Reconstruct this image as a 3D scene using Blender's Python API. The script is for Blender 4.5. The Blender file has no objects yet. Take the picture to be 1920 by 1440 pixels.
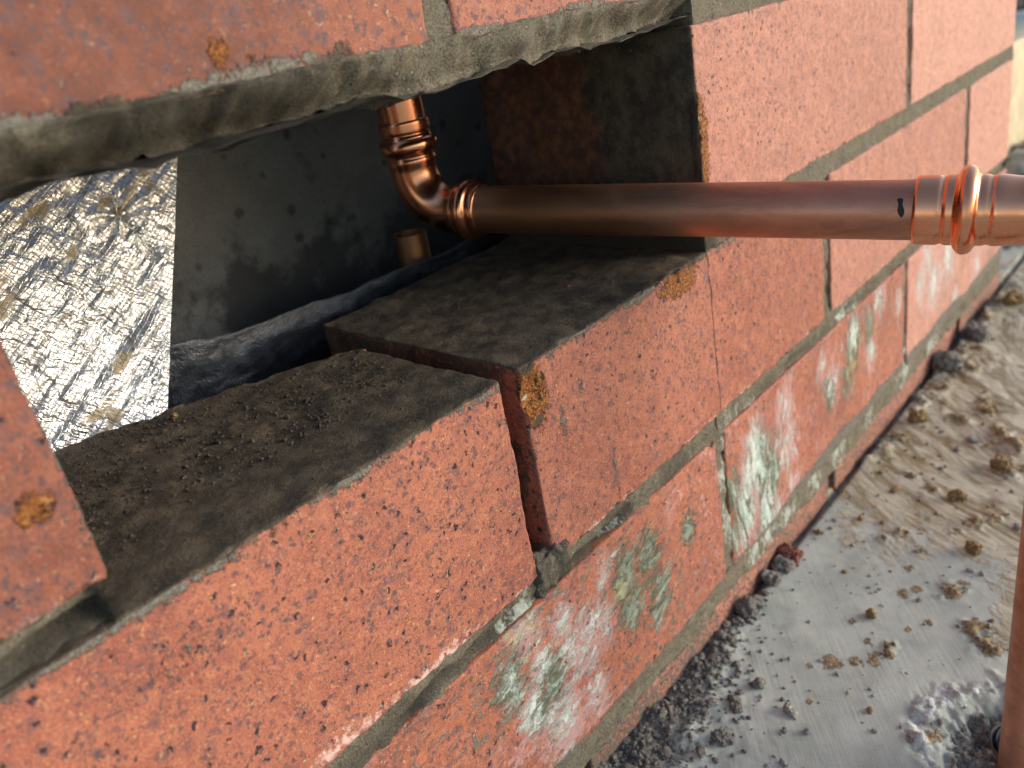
import bpy, math, random
import numpy as np
from mathutils import Matrix, Vector

random.seed(7)
rng = np.random.default_rng(11)
MM = 0.001
scene = bpy.context.scene
col = scene.collection

# ------------------------------------------------------------------ camera
cam_d = bpy.data.cameras.new("camera")
cam = bpy.data.objects.new("camera", cam_d)
col.objects.link(cam)
RIGHT = Vector((0.6441032820891703, -0.7449107695078151, -0.17389337961175297))
UP = Vector((0.4127235345488075, 0.14702669886303565, 0.8989118053791105))
BACK = Vector((-0.6440421151066611, -0.6507619344212348, 0.4021425850075293))
CAM = Vector((-166.725, -168.953, 101.255)) * MM
m = Matrix((RIGHT, UP, BACK)).transposed().to_4x4()
m.translation = CAM
cam.matrix_world = m
cam_d.sensor_width = 36.0
cam_d.lens = 1577.345 * 36 / 1920
cam_d.clip_start = 0.005
cam_d.clip_end = 400
cam_d.dof.use_dof = True
cam_d.dof.focus_distance = 0.268
cam_d.dof.aperture_fstop = 14.0
scene.camera = cam

# ------------------------------------------------------------------ light
SUN_EL, SUN_AZ = math.radians(12.0), math.radians(40.0)   # azimuth measured from the wall's normal towards +X
sx = math.sin(SUN_AZ) * math.cos(SUN_EL)
sy = -math.cos(SUN_AZ) * math.cos(SUN_EL)
sz = math.sin(SUN_EL)
world = bpy.data.worlds.new("World")
scene.world = world
world.use_nodes = True
wn = world.node_tree
bg = wn.nodes["Background"]
sky = wn.nodes.new("ShaderNodeTexSky")
sky.sky_type = 'NISHITA'
sky.sun_disc = False
sky.sun_elevation = SUN_EL
sky.sun_rotation = math.radians(180) - SUN_AZ
wn.links.new(sky.outputs[0], bg.inputs[0])
bg.inputs[1].default_value = 0.15
sun_d = bpy.data.lights.new("sun", 'SUN')
sun_d.energy = 1.5
sun_d.angle = math.radians(34.0)
sun_d.color = (1.0, 0.975, 0.94)
sun = bpy.data.objects.new("sun", sun_d)
col.objects.link(sun)
sun.rotation_euler = Vector((sx, sy, sz)).to_track_quat('Z', 'Y').to_euler()
sun.location = Vector((sx, sy, sz)) * 3
vs = scene.view_settings
vs.view_transform = 'Standard'
vs.look = 'None'
vs.gamma = 1.0
vs.use_curve_mapping = False
vs.exposure = 0.98
scene.cycles.max_bounces = 6
scene.cycles.diffuse_bounces = 3
scene.cycles.glossy_bounces = 4
scene.cycles.use_adaptive_sampling = True
scene.cycles.adaptive_threshold = 0.015

# ------------------------------------------------------------------ numpy noise
_T = np.random.default_rng(5).uniform(-1, 1, 64 ** 3).astype(np.float32)

def noise(p, scale, seed=0):
    q = (np.asarray(p) / scale + np.array([seed * 17.13, seed * 5.71 + 9, seed * 3.37])).astype(np.float32)
    i = np.floor(q)
    f = q - i
    f = f * f * (3 - 2 * f)
    i = i.astype(np.int32) & 63
    j = (i + 1) & 63
    ix, jx = i[:, 0] << 12, j[:, 0] << 12
    iy, jy = i[:, 1] << 6, j[:, 1] << 6
    iz, jz = i[:, 2], j[:, 2]
    fx, fy, fz = f[:, 0], f[:, 1], f[:, 2]
    def lx(yy, zz):
        a = _T[ix + yy + zz]
        return a + (_T[jx + yy + zz] - a) * fx
    def ly(zz):
        a = lx(iy, zz)
        return a + (lx(jy, zz) - a) * fy
    a = ly(iz)
    return (a + (ly(jz) - a) * fz) * 1.25

def fbm(p, scale, octv=4, seed=0, gain=0.5):
    o, a = 0, 1.0
    for k in range(octv):
        o = o + a * noise(p, scale / (2.03 ** k), seed + k * 17)
        a *= gain
    return o

def sstep(x, a, b):
    t = np.clip((x - a) / (b - a), 0, 1)
    return t * t * (3 - 2 * t)

# ------------------------------------------------------------------ mesh helpers
def link(o, parent=None):
    col.objects.link(o)
    if parent is not None:
        o.parent = parent
        o.location = o.location - parent.location
    return o

def mesh_np(name, v, quads=None, tris=None, mat=None, smooth=True, attrs=None, origin=None):
    """v in millimetres"""
    v = np.asarray(v, float)
    if origin is None:
        origin = (v.min(0) + v.max(0)) / 2
    origin = np.asarray(origin, float)
    me = bpy.data.meshes.new(name)
    co = ((v - origin) * MM).astype(np.float32)
    loops, starts, n = [], [], 0
    for arr in (quads, tris):
        if arr is not None and len(arr):
            arr = np.asarray(arr, np.int32)
            loops.append(arr.ravel())
            starts.append(n + np.arange(len(arr)) * arr.shape[1])
            n += arr.size
    loops = np.concatenate(loops); starts = np.concatenate(starts)
    me.vertices.add(len(co)); me.vertices.foreach_set("co", co.ravel())
    me.loops.add(len(loops)); me.loops.foreach_set("vertex_index", loops.astype(np.int32))
    me.polygons.add(len(starts)); me.polygons.foreach_set("loop_start", starts.astype(np.int32))
    me.update(calc_edges=True)
    me.validate()
    if smooth:
        me.polygons.foreach_set("use_smooth", np.ones(len(me.polygons), bool))
    for k, a in (attrs or {}).items():
        a = np.asarray(a, np.float32)
        if a.ndim == 1:
            at = me.attributes.new(k, 'FLOAT', 'POINT'); at.data.foreach_set("value", a)
        else:
            at = me.attributes.new(k, 'FLOAT_VECTOR', 'POINT'); at.data.foreach_set("vector", a.ravel())
    if mat:
        me.materials.append(mat)
    o = bpy.data.objects.new(name, me)
    o.location = Vector(origin * MM)
    return o

def thing(name, label, cat, loc, group=None):
    o = bpy.data.objects.new(name, None)
    o.empty_display_size = 0.02
    o.location = Vector(loc) * MM
    col.objects.link(o)
    tag(o, label, cat, group)
    return o

def tag(o, label=None, cat=None, group=None, kind=None):
    if label: o["label"] = label
    if cat: o["category"] = cat
    if group: o["group"] = group
    if kind: o["kind"] = kind
    return o

def lat(a, b, step):
    """lattice from a to b, finer at both ends so that worn arrises stay crisp"""
    e = [x for x in (0, 0.5, 1.0, 1.6, 2.4, 3.4) if x < (b - a) * 0.3] if step < 3 else [0, 1.0, 2.4]
    e = np.array(e)
    n = max(2, int(round((b - a - 2 * e[-1]) / step)))
    mid = np.linspace(a + e[-1], b - e[-1], n + 1)
    return np.concatenate([a + e[:-1], mid, (b - e[:-1])[::-1]])

def box_lattice(lo, hi, step, steps=None, hide=False):
    st = steps or (step, step, step)
    X, Y, Z = (lat(lo[i], hi[i], st[i]) for i in range(3))
    V, Q, off = [], [], 0
    for ax in range(3):
        A, B = [(Y, Z), (X, Z), (X, Y)][ax]
        for side in (0, 1):
            A, B = [(Y, Z), (X, Z), (X, Y)][ax]
            if hide and (ax, side) in ((1, 1), (2, 0)):       # bedded faces nobody sees
                A = A[::max(1, int(6 / st[0]))] if len(A) > 12 else A
                A = np.append(A, X[-1]) if A[-1] != X[-1] else A
            a, b = np.meshgrid(A, B, indexing='ij')
            c = np.full(a.size, (lo, hi)[side][ax])
            cols = [a.ravel(), b.ravel()]
            cols.insert(ax, c)
            V.append(np.stack(cols, 1))
            na, nb = len(A), len(B)
            i = (np.arange(na - 1)[:, None] * nb + np.arange(nb - 1)[None, :]).ravel() + off
            q = np.stack([i, i + nb, i + nb + 1, i + 1], 1)
            flip = (side == 0) ^ (ax == 1)
            Q.append(q[:, ::-1] if flip else q)
            off += a.size
    V = np.concatenate(V); Q = np.concatenate(Q)
    key = np.round(V * 1000).astype(np.int64)
    u, idx, inv = np.unique(key, axis=0, return_index=True, return_inverse=True)
    return V[idx], inv.ravel()[Q]

def worn_box(lo, hi, step, seed, r=1.3, rvar=0.8, amp=0.22, rough=0.10, bites=(), steps=None):
    lo = np.array(lo, float); hi = np.array(hi, float)
    v, q = box_lattice(lo, hi, step, steps, True)
    rr = np.clip(r + rvar * (noise(v, 9, seed) + 0.7 * noise(v, 3.1, seed + 5)), 0.35, None)
    rr = np.minimum(rr, (hi - lo).min() * 0.45)[:, None]
    inner = np.minimum(np.maximum(v, lo + rr), hi - rr)
    d = v - inner
    L = np.linalg.norm(d, axis=1, keepdims=True) + 1e-9
    n = d / L
    p = inner + n * rr
    disp = amp * fbm(p, 14, 3, seed + 1) + rough * (noise(p, 2.2, seed + 2) + 0.6 * noise(p, 1.1, seed + 3))
    p = p + n * disp[:, None]
    for cx, cy, cz, R, ragged in bites:
        c = np.array([cx, cy, cz], float)
        w = p - c
        dist = np.linalg.norm(w, axis=1) + 1e-9
        nr = np.nonzero(dist < R * (1 + 2 * ragged))[0]
        if not len(nr): continue
        Rn = R * (1 + ragged * fbm(p[nr], R * 0.6, 3, seed + 9))
        h_ = dist[nr] < Rn
        nr, Rn = nr[h_], Rn[h_]
        p[nr] = c + w[nr] / dist[nr, None] * Rn[:, None]
    return p, q, n

# ------------------------------------------------------------------ node helpers
class G:
    def __init__(s, name):
        s.m = bpy.data.materials.new(name)
        s.m.use_nodes = True
        s.t = s.m.node_tree
        s.t.nodes.clear()
        s.out = s.t.nodes.new("ShaderNodeOutputMaterial")
        s.b = s.t.nodes.new("ShaderNodeBsdfPrincipled")
        s.t.links.new(s.b.outputs[0], s.out.inputs[0])
    def n(s, t):
        return s.t.nodes.new(t)
    def put(s, sock, val):
        if isinstance(val, bpy.types.NodeSocket):
            s.t.links.new(val, sock)
        elif val is not None:
            if isinstance(val, (tuple, list)) and len(val) == 3 and sock.type == 'RGBA':
                val = (*val, 1)
            sock.default_value = val
    def pos(s, scale=1000.0, rnd=0.0):
        g = s.n("ShaderNodeNewGeometry").outputs["Position"]
        v = s.vm('SCALE', g, None, scale)
        if rnd:
            oi = s.n("ShaderNodeObjectInfo").outputs["Random"]
            v = s.vm('ADD', v, s.vm('SCALE', (1.0, 1.7, 2.3), None, s.math('MULTIPLY', oi, rnd)))
        return v
    def vm(s, op, a, b=None, sc=None):
        k = s.n("ShaderNodeVectorMath"); k.operation = op
        s.put(k.inputs[0], a); s.put(k.inputs[1], b)
        if sc is not None: s.put(k.inputs[3], sc)
        return k.outputs[0]
    def math(s, op, a, b=None, clamp=False):
        k = s.n("ShaderNodeMath"); k.operation = op; k.use_clamp = clamp
        s.put(k.inputs[0], a); s.put(k.inputs[1], b)
        return k.outputs[0]
    def noise(s, v, scale, detail=3, rough=0.55, dist=0.0, color=False):
        k = s.n("ShaderNodeTexNoise")
        s.put(k.inputs["Vector"], v); s.put(k.inputs["Scale"], scale); s.put(k.inputs["Detail"], detail)
        s.put(k.inputs["Roughness"], rough); s.put(k.inputs["Distortion"], dist)
        return k.outputs["Color" if color else "Fac"]
    def vor(s, v, scale, feature='F1', rand=1.0):
        k = s.n("ShaderNodeTexVoronoi"); k.feature = feature
        s.put(k.inputs["Vector"], v); s.put(k.inputs["Scale"], scale); s.put(k.inputs["Randomness"], rand)
        return k
    def ramp(s, x, a, b, lo=0.0, hi=1.0):
        k = s.n("ShaderNodeMapRange"); k.interpolation_type = 'SMOOTHSTEP'
        s.put(k.inputs["Value"], x); s.put(k.inputs["From Min"], a); s.put(k.inputs["From Max"], b)
        s.put(k.inputs["To Min"], lo); s.put(k.inputs["To Max"], hi)
        return k.outputs[0]
    def mix(s, f, a, b, mode='MIX'):
        k = s.n("ShaderNodeMix"); k.data_type = 'RGBA'; k.blend_type = mode
        s.put(k.inputs[0], f); s.put(k.inputs[6], a); s.put(k.inputs[7], b)
        return k.outputs[2]
    def attr(s, name, vec=False):
        k = s.n("ShaderNodeAttribute"); k.attribute_name = name
        return k.outputs["Vector" if vec else "Fac"]
    def sep(s, v):
        k = s.n("ShaderNodeSeparateXYZ"); s.put(k.inputs[0], v)
        return k.outputs
    def comb(s, x, y, z):
        k = s.n("ShaderNodeCombineXYZ"); s.put(k.inputs[0], x); s.put(k.inputs[1], y); s.put(k.inputs[2], z)
        return k.outputs[0]
    def bump(s, h, dist_mm=1.0, strength=1.0, normal=None):
        k = s.n("ShaderNodeBump")
        s.put(k.inputs["Height"], h); s.put(k.inputs["Distance"], dist_mm * MM); s.put(k.inputs["Strength"], strength)
        if normal is not None: s.put(k.inputs["Normal"], normal)
        return k.outputs[0]
    def add(s, *xs):
        r = xs[0]
        for x in xs[1:]: r = s.math('ADD', r, x)
        return r
    def mul(s, *xs):
        r = xs[0]
        for x in xs[1:]: r = s.math('MULTIPLY', r, x)
        return r
    def finish(s, color, rough, normal=None, metal=None, spec=None):
        s.put(s.b.inputs["Base Color"], color); s.put(s.b.inputs["Roughness"], rough)
        if normal is not None: s.put(s.b.inputs["Normal"], normal)
        if metal is not None: s.put(s.b.inputs["Metallic"], metal)
        if spec is not None: s.put(s.b.inputs["Specular IOR Level"], spec)
        return s.m

# ------------------------------------------------------------------ materials
def cell(g, v, scale):
    k = g.vor(v, scale)
    return k.outputs["Distance"], g.sep(k.outputs["Color"])

def pick(g, c, ch, lo, hi, keep, soft=0.25):
    """irregular round spots: a kept share of the Voronoi cells, each with its own size"""
    r = c[1][ch]
    size = g.ramp(r, 1 - keep, 1.0, lo, hi)
    on = g.math('GREATER_THAN', r, 1 - keep)
    return g.math('MULTIPLY', g.ramp(g.math('SUBTRACT', size, c[0]), 0.0, soft * hi), on)

def spots(g, v, scale, lo, hi, keep, soft=0.25):
    c = cell(g, v, scale)
    return pick(g, c, 0, lo, hi, keep, soft), c[1]

def brick_material():
    g = G("fired_clay_brick")
    P = g.pos(1000, 700)
    W = g.pos(1000)                                    # wall coordinates in mm for stains
    warp = g.vm('SCALE', g.vm('SUBTRACT', g.noise(P, 0.5, 3, color=True), (0.5, 0.5, 0.5)), None, 4.2)
    Pw = g.vm('ADD', P, warp)
    big = g.noise(P, 0.024, 3, 0.6)
    mid = g.noise(P, 0.20, 4, 0.68)
    fine = g.noise(P, 2.1, 3, 0.7)
    edge = g.noise(P, 0.40, 4, 0.72)
    def ragged(name, amt, lo, hi):
        return g.ramp(g.add(g.attr(name), g.mul(g.math('SUBTRACT', edge, 0.5), amt)), lo, hi)
    tone = g.attr("tone")
    c = g.mix(tone, (0.385, 0.124, 0.068), (0.345, 0.128, 0.094))
    c = g.mix(g.ramp(big, 0.38, 0.66), c, (0.29, 0.090, 0.060))
    c = g.mix(g.mul(g.ramp(mid, 0.46, 0.72), 0.9), c, (0.44, 0.165, 0.10))
    c = g.mix(g.mul(g.ramp(mid, 0.46, 0.28), 0.7), c, (0.22, 0.078, 0.068))
    c = g.mix(g.mul(g.ramp(fine, 0.52, 0.68), 0.7), c, (0.58, 0.25, 0.13))
    c = g.mix(g.mul(g.ramp(fine, 0.49, 0.32), 0.8), c, (0.16, 0.052, 0.042))
    haze_pink = g.attr("haze_pink")
    c = g.mix(g.mul(haze_pink, g.ramp(mid, 0.25, 0.65, 0.55, 1.0)), c, (0.60, 0.325, 0.26))  # pale pink mixed in for the haze and stronger light at the right
    c = g.mix(g.mul(g.attr("shade_tint"), g.ramp(mid, 0.25, 0.7, 1.0, 0.7)), c, (0.135, 0.045, 0.028))  # painted light falloff: darkens the bricks at the left
    # iron spots: grey-violet haloes with dark cores, then two sizes of peppering
    c1, c2, c3 = cell(g, Pw, 0.25), cell(g, Pw, 0.50), cell(g, Pw, 0.95)
    clus = g.mul(g.ramp(big, 0.30, 0.62, 1.0, 0.75), g.ramp(haze_pink, 0.1, 0.6, 1.0, 0.35))
    halo = pick(g, c1, 0, 0.24, 0.70, 0.90, 0.8)
    core = pick(g, c1, 1, -0.03, 0.24, 0.8, 0.5)
    s2 = pick(g, c2, 0, 0.22, 0.58, 0.97, 0.5)
    s3 = pick(g, c3, 0, 0.16, 0.52, 0.9, 0.45)
    w1 = pick(g, c2, 1, 0.0, 0.24, 0.28, 0.35)
    w2 = pick(g, c3, 1, 0.12, 0.44, 0.5, 0.5)
    c = g.mix(g.mul(halo, 0.85, clus, g.ramp(edge, 0.34, 0.54)), c, (0.105, 0.070, 0.084))
    c = g.mix(g.mul(s2, 0.9, clus), c, (0.085, 0.058, 0.066))
    c = g.mix(g.mul(s3, 0.8), c, (0.12, 0.064, 0.062))
    c = g.mix(g.mul(core, 0.95), c, (0.025, 0.020, 0.024))
    nb = g.ramp(g.attr("shade_tint"), 0.2, 1.0, 1.0, 0.3)
    c = g.mix(g.mul(w2, 0.7, nb), c, (0.62, 0.31, 0.14))
    c = g.mix(g.mul(w1, 0.75, nb), c, (0.74, 0.47, 0.25))
    # --- vanadium / lime stains
    wx, wy, wz = g.sep(W)
    run = g.ramp(wx, 80, 150, 0.85, 0.34)              # runs streak downwards further along, smears lie flatter near the open joint
    S = g.comb(g.mul(g.math('SUBTRACT', wx, g.mul(wz, g.ramp(wx, 80, 150, 0.7, 0.0))), g.ramp(wx, 80, 150, 0.55, 0.9)), wy, g.mul(wz, run))
    S = g.vm('ADD', S, g.vm('SCALE', warp, None, 0.7))
    nA = g.noise(S, 0.19, 5, 0.72, 1.2)
    nB = g.noise(g.vm('ADD', S, (40, 10, 5)), 0.23, 5, 0.72, 1.2)
    def stain(a, nn, lo, hi):
        at = g.attr(a)
        return g.mul(g.ramp(at, 0.04, 0.16), g.ramp(g.add(g.mul(at, 1.1), g.mul(g.math('SUBTRACT', nn, 0.5), 3.8)), lo, hi))
    c = g.mix(g.mul(stain("st_w", nB, 0.25, 0.95), 0.5), c, (0.55, 0.39, 0.41))
    gr = stain("st_g", nB, 0.32, 0.9)
    c = g.mix(g.mul(gr, 0.85), c, g.mix(g.ramp(nA, 0.40, 0.62), (0.05, 0.095, 0.06), (0.24, 0.34, 0.28)))
    ye = stain("st_y", nA, 0.55, 1.2)
    c = g.mix(g.mul(ye, 0.55), c, (0.38, 0.35, 0.17))
    wh = stain("st_w", nA, 0.62, 1.5)
    c = g.mix(g.mul(wh, 0.9), c, g.mix(g.ramp(nB, 0.42, 0.58), (0.36, 0.53, 0.47), (0.66, 0.67, 0.65)))
    # efflorescence fringe along the lower arris
    c = g.mix(g.mul(ragged("fringe", 2.2, 0.55, 1.0), 0.75), c, (0.72, 0.53, 0.48))
    # --- broken, porous orange patches
    chip = ragged("chip", 1.3, 0.40, 0.62)
    cn = g.noise(P, 1.1, 4, 0.82)
    cc = g.mix(g.ramp(cn, 0.40, 0.52), (0.020, 0.014, 0.012), (0.44, 0.145, 0.030))
    cc = g.mix(g.ramp(cn, 0.55, 0.64), cc, (0.74, 0.42, 0.15))
    c4 = cell(g, Pw, 0.28)
    cc = g.mix(pick(g, c4, 0, 0.10, 0.52, 0.6, 0.3), cc, (0.03, 0.028, 0.03))
    cc = g.mix(pick(g, c4, 1, 0.0, 0.33, 0.2, 0.3), cc, (0.75, 0.66, 0.5))
    c = g.mix(chip, c, cc)
    # --- old mortar and dust, plus painted shade inside the slot
    sm = ragged("smear", 2.0, 0.42, 0.72)
    sc = g.mix(g.ramp(fine, 0.35, 0.7), (0.10, 0.092, 0.077), (0.28, 0.26, 0.215))
    c = g.mix(sm, c, sc)
    dn = g.noise(P, 0.10, 5, 0.68)
    dirt_shade = ragged("dirt_shade", 1.5, 0.40, 0.66)
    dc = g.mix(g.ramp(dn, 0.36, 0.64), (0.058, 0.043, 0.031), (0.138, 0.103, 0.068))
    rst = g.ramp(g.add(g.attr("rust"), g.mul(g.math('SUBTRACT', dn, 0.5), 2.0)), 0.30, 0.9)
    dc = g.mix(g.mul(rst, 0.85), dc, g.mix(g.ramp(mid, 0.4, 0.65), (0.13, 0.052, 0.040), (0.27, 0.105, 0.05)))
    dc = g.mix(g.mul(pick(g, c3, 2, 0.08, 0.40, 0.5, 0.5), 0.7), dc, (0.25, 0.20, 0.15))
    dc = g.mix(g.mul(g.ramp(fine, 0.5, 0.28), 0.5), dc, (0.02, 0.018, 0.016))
    c = g.mix(dirt_shade, c, dc)
    # --- hairline crack
    crk = g.ramp(g.add(g.attr("crack"), g.mul(g.math('SUBTRACT', fine, 0.5), 0.25)), 0.5, 0.8)
    c = g.mix(g.mul(crk, 0.9), c, (0.07, 0.03, 0.025))
    # relief
    h = g.add(g.mul(mid, 0.35), g.mul(fine, 0.20), g.mul(core, -0.75))
    h = g.add(h, g.mul(g.math('MAXIMUM', dirt_shade, sm), g.add(g.mul(fine, 0.5), g.mul(edge, 1.0))))
    h = g.add(h, g.mul(chip, g.mul(cn, 3.0)), g.mul(g.math('MAXIMUM', wh, gr), g.mul(nB, 0.9)), g.mul(crk, -1.0))
    return g.finish(c, 0.65, g.bump(h, 1.0, 0.85), spec=0.3)

def mortar_material():
    g = G("cement_mortar")
    P = g.pos(1000)
    fine = g.noise(P, 1.4, 5, 0.75)
    mid = g.noise(P, 0.16, 4, 0.65)
    c = g.mix(g.ramp(fine, 0.32, 0.68), (0.070, 0.060, 0.043), (0.27, 0.238, 0.18))
    c = g.mix(g.mul(g.ramp(mid, 0.45, 0.7), 0.6), c, (0.23, 0.215, 0.165))
    s, _ = spots(g, P, 0.9, 0.08, 0.40, 0.25, 0.5)
    c = g.mix(g.mul(s, 0.8), c, (0.06, 0.055, 0.05))
    w, _ = spots(g, P, 1.1, 0.1, 0.42, 0.15, 0.5)
    c = g.mix(g.mul(w, 0.8), c, (0.52, 0.48, 0.38))
    c = g.mix(g.mul(g.attr("dirt_shade"), 0.85), c, (0.045, 0.04, 0.034))
    wl = g.mul(g.ramp(g.attr("lime"), 0.05, 0.2), g.ramp(g.add(g.attr("lime"), g.mul(g.math('SUBTRACT', g.noise(g.vm('MULTIPLY', P, (1, 1, 0.5)), 0.25, 5, 0.72, 1.0), 0.5), 2.4)), 0.4, 0.95))
    c = g.mix(g.mul(wl, 0.85), c, g.mix(g.ramp(fine, 0.4, 0.6), (0.42, 0.54, 0.48), (0.66, 0.67, 0.60)))
    h = g.add(g.mul(fine, 1.4), g.mul(mid, 1.4), g.mul(s, -0.3))
    return g.finish(c, 0.9, g.bump(h, 1.0, 0.8), spec=0.2)

def slab_material():
    g = G("trowelled_concrete")
    P = g.pos(1000)
    px = g.vm('MULTIPLY', P, (0.16, 1.0, 1.0))
    rot = g.n("ShaderNodeVectorRotate"); rot.rotation_type = 'Z_AXIS'
    g.put(rot.inputs["Vector"], P); rot.inputs["Angle"].default_value = math.radians(-38)
    br = g.noise(g.vm('MULTIPLY', rot.outputs[0], (0.035, 0.7, 1.0)), 1.0, 4, 0.6)
    mid = g.noise(P, 0.045, 5, 0.62)
    fine = g.noise(P, 1.0, 4, 0.7)
    c = g.mix(g.ramp(mid, 0.35, 0.65), (0.355, 0.376, 0.328), (0.495, 0.515, 0.455))
    c = g.mix(g.mul(g.ramp(br, 0.45, 0.7), 0.4), c, (0.50, 0.53, 0.49))
    c = g.mix(g.mul(g.ramp(fine, 0.5, 0.25), 0.3), c, (0.17, 0.17, 0.16))
    blot = g.ramp(g.noise(P, 0.09, 6, 0.72), 0.52, 0.72)
    c = g.mix(g.mul(blot, g.attr("blotch"), 0.75), c, (0.16, 0.145, 0.12))
    # wet, silty sweeps
    cv = g.attr("sweep", True)
    sw = g.noise(g.vm('MULTIPLY', cv, (0.022, 0.10, 1.0)), 1.0, 5, 0.68, 1.6)
    silt = g.mix(g.ramp(sw, 0.36, 0.64), (0.23, 0.165, 0.075), (0.58, 0.53, 0.40))
    sm = g.ramp(g.add(g.attr("silt"), g.mul(g.math('SUBTRACT', g.noise(P, 0.06, 6, 0.7), 0.5), 1.9)), 0.38, 0.75)
    c = g.mix(sm, c, silt)
    mud = g.ramp(g.add(g.attr("mud"), g.mul(g.math('SUBTRACT', g.noise(P, 0.42, 5, 0.72), 0.5), 1.5)), 0.42, 0.68)
    mc = g.mix(g.ramp(g.noise(P, 0.5, 4, 0.7), 0.4, 0.62), (0.12, 0.07, 0.03), (0.43, 0.30, 0.14))
    c = g.mix(g.mul(mud, 0.9), c, mc)
    lime = g.ramp(g.add(g.attr("lime"), g.mul(g.math('SUBTRACT', g.noise(P, 0.30, 6, 0.75), 0.5), 1.8)), 0.45, 0.85)
    c = g.mix(g.mul(lime, 0.9), c, (0.70, 0.74, 0.71))
    gr = g.ramp(g.add(g.attr("grit"), g.mul(g.math('SUBTRACT', g.noise(P, 0.30, 6, 0.75), 0.5), 1.7)), 0.42, 0.72)
    gc = g.mix(g.ramp(g.noise(P, 0.9, 4, 0.75), 0.38, 0.64), (0.075, 0.068, 0.06), (0.33, 0.305, 0.265))
    rb, _ = spots(g, P, 0.16, 0.05, 0.34, 0.12, 0.4)
    gc = g.mix(g.mul(rb, 0.7), gc, (0.33, 0.16, 0.11))
    c = g.mix(gr, c, gc)
    rough = g.ramp(sm, 0, 1, 0.75, 0.42)
    h = g.add(g.mul(fine, 0.10), g.mul(br, 0.22), g.mul(gr, g.mul(g.noise(P, 0.8, 4, 0.75), 2.2)), g.mul(mud, g.mul(g.noise(P, 0.7, 4, 0.7), 1.6)), g.mul(sm, g.mul(sw, 0.8)), g.mul(lime, g.mul(g.noise(P, 0.9, 3), 0.8)))
    return g.finish(c, rough, g.bump(h, 1.0, 0.8), spec=0.4)

def crumb_material(name, a, b, wcol=(0.5, 0.46, 0.40)):
    g = G(name)
    P = g.pos(1000)
    f = g.noise(P, 1.1, 5, 0.75)
    c = g.mix(g.ramp(f, 0.35, 0.66), a, b)
    w, r = spots(g, P, 0.9, 0.1, 0.40, 0.2, 0.5)
    c = g.mix(g.mul(w, 0.6), c, wcol)
    return g.finish(c, 0.95, g.bump(f, 1.6, 0.9), spec=0.15)

def copper_material(name, bright):
    g = G(name)
    P = g.pos(1000)
    n1 = g.noise(g.vm('MULTIPLY', P, (1.0, 0.18, 1.0)), 0.10, 5, 0.65, 0.4)
    n2 = g.noise(P, 1.3, 4, 0.7)
    if bright:
        c = g.mix(g.ramp(n1, 0.35, 0.7), (0.92, 0.39, 0.215), (0.82, 0.32, 0.17))
        r = g.ramp(n1, 0.3, 0.7, 0.15, 0.30)
        h = g.mul(n2, 0.03)
        met = 1.0
    else:
        c = g.mix(g.ramp(n1, 0.38, 0.66), (0.56, 0.265, 0.175), (0.42, 0.20, 0.135))
        c = g.mix(g.mul(g.ramp(n2, 0.5, 0.75), 0.45), c, (0.62, 0.27, 0.16))
        dull = g.ramp(g.noise(P, 0.07, 5, 0.7), 0.52, 0.72)
        c = g.mix(g.mul(dull, 0.6), c, (0.40, 0.21, 0.14))
        r = g.add(g.ramp(n1, 0.3, 0.7, 0.36, 0.56), g.mul(dull, 0.1))
        h = g.add(g.mul(n2, 0.05), g.mul(n1, 0.1))
        ax = g.sep(P)[1]
        c = g.mix(g.ramp(ax, -30, 70, 0.0, 0.6), c, (0.42, 0.235, 0.11))
        met = 0.96
    return g.finish(c, r, g.bump(h, 1.0, 0.6), metal=met)

def foil_material():
    g = G("reinforced_foil")
    uv = g.attr("fuv", True)
    P = uv
    warp = g.vm('SCALE', g.vm('SUBTRACT', g.noise(P, 0.12, 3, color=True), (0.5, 0.5, 0.5)), None, 3.5)
    Q = g.vm('ADD', P, warp)
    rot = g.n("ShaderNodeVectorRotate"); rot.rotation_type = 'Z_AXIS'
    g.put(rot.inputs["Vector"], Q); rot.inputs["Angle"].default_value = math.radians(38)
    x, y, _ = g.sep(rot.outputs[0])
    def lines(t, per, w):
        k = g.math('PINGPONG', t, per / 2)
        return g.ramp(k, 0.0, w)
    ln = g.math('MINIMUM', lines(x, 1.9, 0.28), lines(y, 1.5, 0.24))
    cr = g.vor(g.vm('MULTIPLY', rot.outputs[0], (0.5, 1.0, 1.0)), 0.34)
    tilt = cr.outputs["Distance"]
    cr2 = g.noise(g.vm('MULTIPLY', rot.outputs[0], (0.35, 1.0, 1.0)), 0.26, 4, 0.62, 0.8)
    fold = g.noise(g.vm('MULTIPLY', rot.outputs[0], (0.2, 1.0, 1.0)), 0.09, 4, 0.6, 0.8)
    h = g.add(g.mul(tilt, 0.25), g.mul(cr2, 1.1), g.mul(ln, 0.13), g.mul(fold, 8.0))
    d1 = g.ramp(g.add(g.attr("soil"), g.mul(g.math('SUBTRACT', g.noise(P, 0.22, 6, 0.75), 0.5), 1.6)), 0.46, 0.75)
    c = g.mix(g.ramp(ln, 0, 1), (0.46, 0.45, 0.43), (0.76, 0.77, 0.78))
    c = g.mix(g.mul(d1, 0.85), c, (0.36, 0.28, 0.16))
    met = g.math('SUBTRACT', 1.0, g.mul(d1, 0.9))
    r = g.add(0.38, g.mul(g.math('SUBTRACT', 1.0, ln), 0.2), g.mul(d1, 0.3))
    return g.finish(c, r, g.bump(h, 1.0, 0.75), metal=met)

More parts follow.
